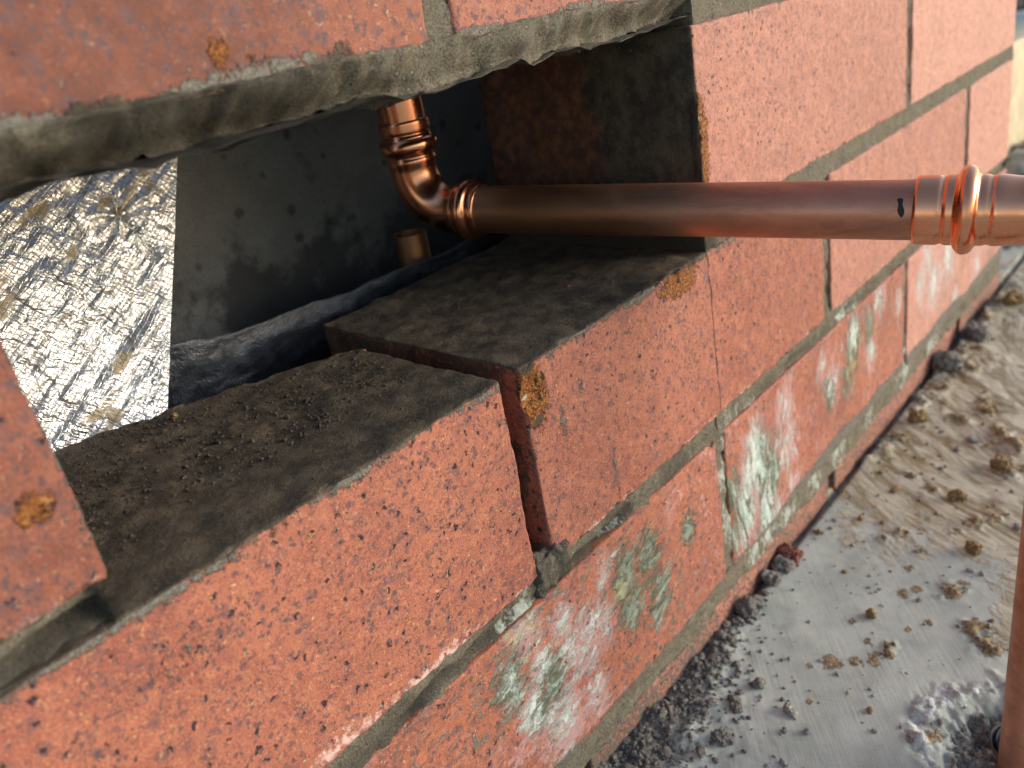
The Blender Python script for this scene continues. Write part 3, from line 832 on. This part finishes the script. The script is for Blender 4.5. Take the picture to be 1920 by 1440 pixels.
# crumbled mortar at the foot of the open joint
def plug_post(p, n):
    f = sstep(-n[:, 1], 0.2, 0.7) + 0.6 * sstep(n[:, 2], 0.2, 0.7)
    s = 1 + 0.22 * fbm(p, 7, 4, 5)
    p[:, 1] += f * 2.0 * fbm(p, 4, 4, 8)
    p[:, 2] += 1.8 * fbm(p, 5, 4, 3) * sstep(n[:, 2], 0, 0.5)
    return p
mortar((-5.5, 0.2, -H - J + 0.6), (13, 80, -H + 4.5), 0.9, 330, 0.9, plug_post, dirt_shade=lambda p, n: 0.55 + 0.5 * noise(p, 6, 3), r=3.0)

# ------------------------------------------------------------------ lumps
def ico(sub):
    t = (1 + 5 ** 0.5) / 2
    v = [(-1, t, 0), (1, t, 0), (-1, -t, 0), (1, -t, 0), (0, -1, t), (0, 1, t), (0, -1, -t), (0, 1, -t), (t, 0, -1), (t, 0, 1), (-t, 0, -1), (-t, 0, 1)]
    f = [(0, 11, 5), (0, 5, 1), (0, 1, 7), (0, 7, 10), (0, 10, 11), (1, 5, 9), (5, 11, 4), (11, 10, 2), (10, 7, 6), (7, 1, 8), (3, 9, 4), (3, 4, 2), (3, 2, 6), (3, 6, 8), (3, 8, 9), (4, 9, 5), (2, 4, 11), (6, 2, 10), (8, 6, 7), (9, 8, 1)]
    v = [np.array(a, float) / np.linalg.norm(a) for a in v]
    for _ in range(sub):
        cache, nf = {}, []
        def midp(a, b):
            k = (min(a, b), max(a, b))
            if k not in cache:
                w = v[a] + v[b]; v.append(w / np.linalg.norm(w)); cache[k] = len(v) - 1
            return cache[k]
        for a, b, c in f:
            ab, bc, ca_ = midp(a, b), midp(b, c), midp(c, a)
            nf += [(a, ab, ca_), (b, bc, ab), (c, ca_, bc), (ab, bc, ca_)]
        f = nf
    return np.array(v), np.array(f)
ICO = {k: ico(k) for k in (1, 2, 4)}

def lump(name, c, r, seed, mat, squash=(1, 0.9, 0.75), sub=4):
    v, f = ICO[sub]
    p = v * np.array(squash) * r
    s = 1 + 0.28 * fbm(v * 10 + seed * 13.7, 9, 2, seed) + 0.20 * fbm(v * 10 + seed, 3.2, 3, seed + 1)
    p = p * s[:, None]
    a = rng.uniform(0, 6.28); R_ = np.array([[math.cos(a), -math.sin(a), 0], [math.sin(a), math.cos(a), 0], [0, 0, 1]])
    p = p @ R_.T
    c = np.array(c, float)
    base = c - np.array([0, 0, 0.0])
    o = mesh_np(name, p + c + np.array([0, 0, r * squash[2] * 0.72]), None, f, mat, origin=base)
    return link(o)

def scatter(name, pts, radii, mat, seed, sub=1, flat=0.75):
    v, f = ICO[sub]
    V, F = [], []
    r_ = np.random.default_rng(seed)
    for k, (c, r) in enumerate(zip(pts, radii)):
        sc = r * r_.uniform(0.65, 1.25, 3); sc[2] *= flat
        w = v * (1 + r_.uniform(-0.42, 0.42, (len(v), 1)))
        a = r_.uniform(0, 6.28); ca_, sa_ = math.cos(a), math.sin(a)
        w = w * sc
        w = np.stack([w[:, 0] * ca_ - w[:, 1] * sa_, w[:, 0] * sa_ + w[:, 1] * ca_, w[:, 2]], 1)
        V.append(w + c); F.append(f + k * len(v))
    o = mesh_np(name, np.concatenate(V), None, np.concatenate(F), mat, smooth=sub > 1)
    return link(o)

LUMPS = [((76.5, -47.3), 2.5, M_GREYCRUMB, "pale grey mortar crumb standing alone on the bare slab"),
         ((66.7, -28.2), 2.9, M_DARKCRUMB, "dark mortar crumb lying beyond the pale one, towards the wall"),
         ((69.0, -26.5), 2.2, M_DARKCRUMB, "smaller dark crumb touching the dark crumb on the slab"),
         ((49.5, -30.5), 3.6, M_DARKCRUMB, "big dark mortar lump near the bottom edge by the wall base"),
         ((171, -5.5), 6.0, M_BRICKCRUMB, "reddish brick fragment lodged against the wall base"),
         ((163, -4.5), 5.5, M_DARKCRUMB, "dark grey mortar lump just left of the reddish fragment"),
         ((150, -4.5), 5.0, M_DARKCRUMB, "dark grey lump in the joint between wall and slab"),
         ((124, -5), 6.0, M_DARKCRUMB, "largest grey mortar lump at the end of the debris heap"),
         ((131, -4.5), 4.0, M_DARKCRUMB, "grey lump beside the largest lump of the debris heap"),
         ((148, -54.5), 2.6, M_SANDCRUMB, "small brown pebble with a shadow in the middle of the slab"),
         ((70.5, -57.5), 1.4, M_GREYCRUMB, "tiny grey crumb in front of the pale crumb"),
         ((93, -74), 1.3, M_SANDCRUMB, "small orange grain on the bare slab near the pocket"),
         ((217, -80), 4.2, M_SANDCRUMB, "brown sandy lump at the end of the mud ridge"),
         ((340, -15), 5.5, M_SANDCRUMB, "golden sandy pebble near the wall far along the slab"),
         ((420, -9), 9, M_DARKCRUMB, "dark clod against the wall far along the slab"),
         ((260, -60), 4.5, M_SANDCRUMB, "brown clod at the upper edge of the silt sweep"),
         ((300, -72), 5, M_SANDCRUMB, "tan clod near the right edge on wet silt"),
         ((480, -12), 9, M_DARKCRUMB, "dark clod beneath the press fitting by the wall"),
         ((555, -20), 8, M_SANDCRUMB, "tan clod farthest along the wall base")]
for k, ((lx, ly), r, mt, lb) in enumerate(LUMPS):
    o = lump("debris_lump", (lx, ly, float(ground_z(lx, ly)) - r * 0.15), r, k + 3, mt)
    tag(o, lb, "crumb", "loose lumps on the concrete slab")

# heap of finer mortar crumbs along the wall base
n_ = 1700
px_ = rng.uniform(-60, 142, n_)
py_ = -np.abs(rng.exponential(1.0, n_)) * (3 + 11 * sstep(-px_, -140, -20)) - 0.8
pr = np.clip(rng.lognormal(-0.55, 0.6, n_), 0.2, 3.4)
pz = ground_z(px_, py_) + pr * 0.25
sel = (pr < 2.4) | (rng.random(n_) < 0.6)
tag(scatter("mortar_crumbs", np.stack([px_, py_, pz], 1)[sel], pr[sel], M_DARKCRUMB, 5, 1), kind='stuff')
n_ = 240
px_ = rng.uniform(20, 330, n_); py_ = rng.uniform(-120, -3, n_)
pr = np.clip(rng.lognormal(-1.0, 0.5, n_), 0.15, 1.6) * (1 + px_ / 300)
tag(scatter("slab_grit", np.stack([px_, py_, ground_z(px_, py_) + pr * 0.2], 1), pr, M_GREYCRUMB, 6, 1), kind='stuff')
n_ = 130
px_ = rng.uniform(150, 640, n_); py_ = -np.abs(rng.exponential(26, n_)) - 3
pr = np.clip(rng.lognormal(0.0, 0.6, n_), 0.4, 4.0)
tag(scatter("sandy_crumbs", np.stack([px_, py_, ground_z(px_, py_) - pr * 0.1], 1), pr, M_SANDCRUMB, 7, 1), kind='stuff')
# grit on top of the two sill bricks
n_ = 7000
px_ = rng.uniform(-130, 150, n_); py_ = rng.uniform(1.5, 105, n_)
rough_l = (px_ < -8) & (py_ > 30)
keep = np.where(px_ < 0, (py_ < 66 - 0.45 * px_) & (rough_l | (rng.random(n_) < 0.35)), rng.random(n_) < 0.32) & (np.abs(px_) > 6)
keep &= ~((px_ > 122))
px_, py_ = px_[keep], py_[keep]
pr = np.clip(rng.lognormal(-1.5, 0.45, len(px_)), 0.10, 1.0) * np.where((px_ < -8) & (py_ > 30), 1.25, 0.7)
pz = np.where((px_ < -8) & (py_ > 36), 0.45 + 0.35 * noise(np.stack([px_, py_, 0 * px_], 1), 9, 214), 0.05)
tag(scatter("brick_grit", np.stack([px_, py_, pz], 1), pr, M_TOPGRIT, 8, 1), kind='stuff')
o = lump("debris_lump", (-66, 88, 1.0), 1.3, 41, M_SANDCRUMB); tag(o, "tan grain on the crusty brick top beside the foil", "crumb", "loose grains on the sill bricks")
o = lump("debris_lump", (73, 33, -0.3), 1.0, 42, M_BRICKCRUMB, sub=2); tag(o, "pink grain on the dark brick top under the pipe", "crumb", "loose grains on the sill bricks")

# ------------------------------------------------------------------ tubes
def tube(path, radii, seg=48, cap=(False, False)):
    path = np.asarray(path, float); n = len(path)
    tan = np.gradient(path, axis=0); tan /= np.linalg.norm(tan, axis=1, keepdims=True)
    u = np.cross(tan[0], [0.3, 0.2, 0.9]); u /= np.linalg.norm(u)
    V = []
    a = np.linspace(0, 2 * np.pi, seg, endpoint=False)
    for k in range(n):
        u = u - tan[k] * (u @ tan[k]); u /= np.linalg.norm(u)
        w = np.cross(tan[k], u)
        V.append(path[k] + radii[k] * (np.cos(a)[:, None] * u + np.sin(a)[:, None] * w))
    V = np.concatenate(V)
    k = np.arange(n - 1)[:, None] * seg; j = np.arange(seg)[None, :]; j2 = (j + 1) % seg
    Q = np.stack([k + j, k + j2, k + seg + j2, k + seg + j], 2).reshape(-1, 4)
    return V, Q

def line_pts(a, b, n):
    return np.asarray(a)[None] + np.linspace(0, 1, n)[:, None] * (np.asarray(b) - np.asarray(a))[None]

P0 = np.array([87.5, 90.0, 25.8]); P1 = np.array([121.3, -76.3, 18.1])
D = (P1 - P0) / np.linalg.norm(P1 - P0)
UPV = np.array([0, 0, 1.0])
def S(s): return P0 + D * s
PR = 9.9
pipe = thing("copper_pipe", "tarnished copper pipe run with press elbows coming out of the wall opening", "pipe", S(60))
def prof(path_fn, keys, n):
    t = np.linspace(keys[0][0], keys[-1][0], n)
    r = np.interp(t, [k[0] for k in keys], [k[1] for k in keys])
    return np.array([path_fn(q) for q in t]), r
def bead(t, c, w, h):
    return h * np.sqrt(np.clip(1 - ((t - c) / w) ** 2, 0, 1))

# straight run
ln = 175.0
t = np.linspace(-3, ln + 2, 60)
v, q = tube([S(k) for k in t], np.full(60, PR), 64)
link(mesh_np("straight_pipe", v, q, mat=M_PIPE), pipe)

def elbow(name, o_mouth, d_in, d_out, R, mouth_len, out_len, rs=11.0, rb=13.0, rt=10.3):
    """press elbow: socket with an O-ring bead at each end and a drawn bend between"""
    d_in = d_in / np.linalg.norm(d_in); d_out = d_out / np.linalg.norm(d_out)
    c = o_mouth + d_in * mouth_len
    ang = math.acos(np.clip(d_in @ d_out, -1, 1))
    nrm = d_out - d_in * (d_in @ d_out); nrm /= np.linalg.norm(nrm)
    pts, tt = [], []
    s1 = np.linspace(0, mouth_len, 60)
    for k in s1: pts.append(o_mouth + d_in * k)
    a = np.linspace(0, ang, 50)[1:]
    for k in a: pts.append(c + d_in * R * math.sin(k) + nrm * R * (1 - math.cos(k)))
    e = pts[-1]
    for k in s1[1:] * (out_len / mouth_len): pts.append(e + d_out * k)
    L1 = mouth_len; L2 = L1 + R * ang; L3 = L2 + out_len
    tt = np.concatenate([s1, L1 + R * a, L2 + s1[1:] * (out_len / mouth_len)])
    def sock(u, L):       # u: distance from the mouth, 0..L
        r = rs - (rs - rt) * sstep(u, L * 0.78, L)
        r = r - 0.55 * np.exp(-((u - L * 0.27) / 0.8) ** 2) - 0.45 * np.exp(-((u - L * 0.72) / 0.9) ** 2)
        r = np.where(np.abs(u - L * 0.50) < 3.0, np.maximum(r, rs + (rb - rs) * np.sqrt(np.clip(1 - ((u - L * 0.50) / 3.0) ** 2, 0, 1))), r)
        r = r - 0.5 * np.exp(-u / 0.35)
        return r
    r = np.full(len(tt), rt)
    r = np.where(tt <= L1, sock(tt, L1), r)
    r = np.where(tt >= L2, sock(L3 - tt, out_len), r)
    pts = np.array(pts)
    # turned-in lips so the mouths read as sheet copper of real thickness
    pts = np.concatenate([[pts[0] + d_in * 0.05], pts, [pts[-1] - d_out * 0.05]])
    r = np.concatenate([[rt - 0.35], r, [rt - 0.35]])
    v, q = tube(pts, r, 72)
    link(mesh_np(name, v, q, mat=M_FITTING), pipe)
    return pts[-1]

top = elbow("cavity_elbow", S(5.0), -D, UPV, 19.0, 14.5, 21.0)
v, q = tube(line_pts(top - UPV * 3, top + UPV * 110, 6), np.full(6, PR), 64)
link(mesh_np("riser_pipe", v, q, mat=M_FITTING), pipe)
DN = np.array([93, -131, -185.0]) - S(172.5 + 30 + 19); DN /= np.linalg.norm(DN)
end = elbow("outer_elbow", S(172.5), D, DN, 19.0, 30.0, 24.0, rs=11.3, rb=14.2, rt=10.6)
foot = end + DN * ((GZ - 8 - end[2]) / DN[2])
v, q = tube(line_pts(end - DN * 4, foot, 30), np.full(30, PR), 64)
link(mesh_np("drop_pipe", v, q, mat=M_PIPE), pipe)
# black insertion mark inked on the tube beside the fitting
side = np.array(CAM / MM) - S(168); side -= D * (side @ D); side /= np.linalg.norm(side)
bi = np.cross(D, side)
us, ws = np.linspace(-1, 1, 9), np.linspace(-1, 1, 17)
V = []
for a_ in us:
    for b_ in ws:
        k = math.sqrt(max(0, 1 - abs(b_) ** 8)) * (0.85 + 0.2 * math.sin(b_ * 5))
        th_ = -0.08 + b_ * 0.32
        V.append(S(169.0 + a_ * 1.0 * k + 0.5 * b_) + (PR + 0.05) * (side * math.cos(th_) + bi * math.sin(th_)))
i = (np.arange(8)[:, None] * 17 + np.arange(16)[None, :]).ravel()
link(mesh_np("ink_mark", np.array(V), np.stack([i, i + 17, i + 18, i + 1], 1), mat=M_BLACK), pipe)

# cut-off stub in the cavity
stub = thing("pipe_stub", "short open copper stub standing in the dark cavity below the elbow", "pipe", (98, 150, -40))
ax = line_pts((98, 150, -40), (99, 150, 10), 12)
v1, q1 = tube(ax, np.full(12, 8.2), 40)
v2, q2 = tube(ax[::-1], np.full(12, 7.2), 40)
rim = np.stack([11 * 40 + np.arange(40), 11 * 40 + (np.arange(40) + 1) % 40], 1)
link(mesh_np("stub_tube", np.concatenate([v1, v2]), np.concatenate([q1, q2 + len(v1)]), mat=M_PIPE), stub)
b_ = np.array([[np.cos(a), np.sin(a)] for a in np.linspace(0, 2 * np.pi, 40, endpoint=False)])
rv = np.concatenate([np.c_[99 + 8.2 * b_[:, 0], 150 + 8.2 * b_[:, 1], np.full(40, 10.02)], np.c_[99 + 7.2 * b_[:, 0], 150 + 7.2 * b_[:, 1], np.full(40, 10.02)]])
j = np.arange(40); rq = np.stack([j, (j + 1) % 40, 40 + (j + 1) % 40, 40 + j], 1)
link(mesh_np("stub_rim", rv, rq, mat=M_PIPE), stub)

# grey conduit in the pocket of the slab
cond = thing("cable_conduit", "grey conduit stub rising from the broken pocket in the slab", "conduit", (104, -124, GZ - 12))
cp = line_pts((107, -128, GZ - 16), (107, -128, GZ - 0.5), 40)
v, q = tube(cp, 12.5 + 0.5 * np.sin(np.linspace(0, 40, 40)), 48)
link(mesh_np("conduit_pipe", v, q, mat=M_RUBBER), cond)
v, q = tube(cp[::-1], np.full(40, 11.0), 48)
link(mesh_np("conduit_bore", v, q, mat=M_RUBBER), cond)

# ------------------------------------------------------------------ cavity: foil, flashing, inner leaf
nu, nv = 190, 170
u, w = np.meshgrid(np.linspace(0, 1, nu), np.linspace(0, 1, nv), indexing='ij')
u, w = u.ravel(), w.ravel()
BL, BR = np.array([-136., 115, -30]), np.array([-64.5, 115, -24])
TL, TR = np.array([-70.5, 147, 78.0]), np.array([-3.0, 150, 77.5])
p = ((1 - u) * (1 - w))[:, None] * BL + (u * (1 - w))[:, None] * BR + ((1 - u) * w)[:, None] * TL + (u * w)[:, None] * TR
fuv = np.stack([u * 62, w * 112, 0 * u], 1)
f2 = np.stack([fuv[:, 0] * 0.8 + fuv[:, 1] * 0.6, -fuv[:, 0] * 0.6 + fuv[:, 1] * 0.8, 0 * u], 1)
st = f2 * np.array([0.35, 1, 1])
crk = 1.1 * fbm(st, 9, 3, 71) + 0.5 * (0.5 - np.abs(fbm(st, 5, 3, 72)))
# puckers radiating from the nail hole near the top
hx, hy = fuv[:, 0] - 40, fuv[:, 1] - 92
ha = np.arctan2(hy, hx); hr = np.hypot(hx, hy)
crk += 1.2 * np.exp(-hr / 14) * np.sin(ha * 7 + 2 * noise(fuv, 9, 4))
edge = sstep(u, 1.0, 0.9)
p[:, 1] -= crk * (0.25 + 0.75 * edge) + 4.0 * np.sin(np.pi * w) * (1 - u) * 0.5
p[:, 2] += sstep(w, 0.93, 1.0) * (1.8 * fbm(fuv * np.array([1, 0, 0]), 7, 4, 5) - 1.0)
soil = np.maximum.reduce([0.95 * np.exp(-(((fuv[:, 0] - a) / r) ** 2 + ((fuv[:, 1] - b) / r) ** 2)) * (0.75 + 0.6 * noise(fuv, 4, 8)) for a, b, r in
                          [(49, 101, 5), (43, 97, 4), (40, 93, 2.4), (27, 84, 3.4), (35, 97, 3), (12, 100, 5), (2, 80, 8), (8, 40, 10), (52, 62, 3), (45, 42, 4), (3, 55, 8), (40, 27, 6)]]) + 0.12
i = (np.arange(nu - 1)[:, None] * nv + np.arange(nv - 1)[None, :]).ravel()
foil = mesh_np("foil_insulation", p, np.stack([i, i + nv, i + nv + 1, i + 1], 1), mat=M_FOIL, attrs={"fuv": fuv, "soil": soil})
sd = foil.modifiers.new("thickness", 'SOLIDIFY'); sd.thickness = 0.0009; sd.offset = -1
tag(link(foil), "crinkled silver foil insulation sheet lit up behind the left of the opening", "insulation")

# black flashing strip lying along the back of the bricks
n1, n2 = 260, 30
sxx = np.linspace(-58, 150, n1)
prof_ = np.linspace(0, 1, n2)
V = []
for a in sxx:
    k = (a + 75) / 225
    topz = np.interp(a, [-58, -40, 9, 70, 116, 150], [10.5, 9.5, 2.6, 0.8, -0.8, -1.0]) + 0.7 * math.sin(a * 0.11)
    yb = 133 + 1.5 * math.sin(a * 0.07) + 2 * k
    lip = np.interp(a, [-75, -40, 0, 60, 150], [-1.5, -1.5, -1.5, -2.5, -2.0])
    for b in prof_:
        if b < 0.0:
            s_ = b / 0.35
            V.append((a, yb + lip * (1 - s_), topz + 0.5 * (1 - s_) + 0.15 * math.sin(a * 0.13)))
        else:
            s_ = b
            V.append((a, yb + 14.0 * max(0.0, s_ - 0.22) + 0.4 * math.sin(a * 0.05 + s_ * 16), topz - 34 * s_))
V = np.array(V); V[:, 1] += 0.9 * fbm(V * np.array([0.35, 1, 1]), 6, 3, 14); V[:, 2] += 0.5 * fbm(V * np.array([1, 0, 0]), 9, 3, 15)
i = (np.arange(n1 - 1)[:, None] * n2 + np.arange(n2 - 1)[None, :]).ravel()
fl = mesh_np("flashing_strip", V, np.stack([i, i + n2, i + n2 + 1, i + 1], 1), mat=M_FLASH)
sd = fl.modifiers.new("thickness", 'SOLIDIFY'); sd.thickness = 0.0008
tag(link(fl), "dark plastic flashing strip running along the cavity behind the sill bricks", "flashing")

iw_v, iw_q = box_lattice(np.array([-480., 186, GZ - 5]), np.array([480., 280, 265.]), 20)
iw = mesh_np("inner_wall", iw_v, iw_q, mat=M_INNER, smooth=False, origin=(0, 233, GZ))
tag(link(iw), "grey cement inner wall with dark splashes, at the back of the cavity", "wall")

# ------------------------------------------------------------------ far background past the corner
def soft_box(name, lo, hi, mat, parent=None, r=3, step=25):
    p, q, n = worn_box(lo, hi, step, 77, r=r, rvar=1.0, amp=0.8, rough=0.2)
    return link(mesh_np(name, p, q, mat=mat, origin=((lo[0] + hi[0]) / 2, (lo[1] + hi[1]) / 2, lo[2])), parent)
sl = soft_box("timber_sleeper", (640, 104, GZ), (3200, 150, GZ + 138), M_TIMBER)
tag(sl, "pale timber sleeper lying along the ground beyond the end of the brick wall", "timber")
for k, (cx, cy, r) in enumerate([(960, 62, 24), (1040, 78, 20), (900, 46, 18), (1090, 84, 18), (860, 40, 14), (1120, 62, 18)]):
    o = lump("grey_stone", (cx, cy, GZ - 4), r, 60 + k, M_STONE, (1.3, 1, 0.5), 2)
    tag(o, ["largest grey stone just past the wall corner", "grey stone touching the foot of the timber sleeper", "mid grey stone nearer the wall corner", "small grey stone against the sleeper farther along", "smallest grey stone tucked beside the wall corner", "grey stone at the right edge in front of the sleeper"][k], "stone", "grey stones beyond the wall corner")
o = lump("dark_stone", (3066, 560, GZ - 10), 48, 80, M_DARKSTONE, (1.2, 1, 0.8), 4)
tag(o, "dark round stone on pale ground at the top right corner beyond the sleeper", "stone")

print("tris", sum(len(o.data.polygons) * 2 for o in scene.objects if o.type == 'MESH'))
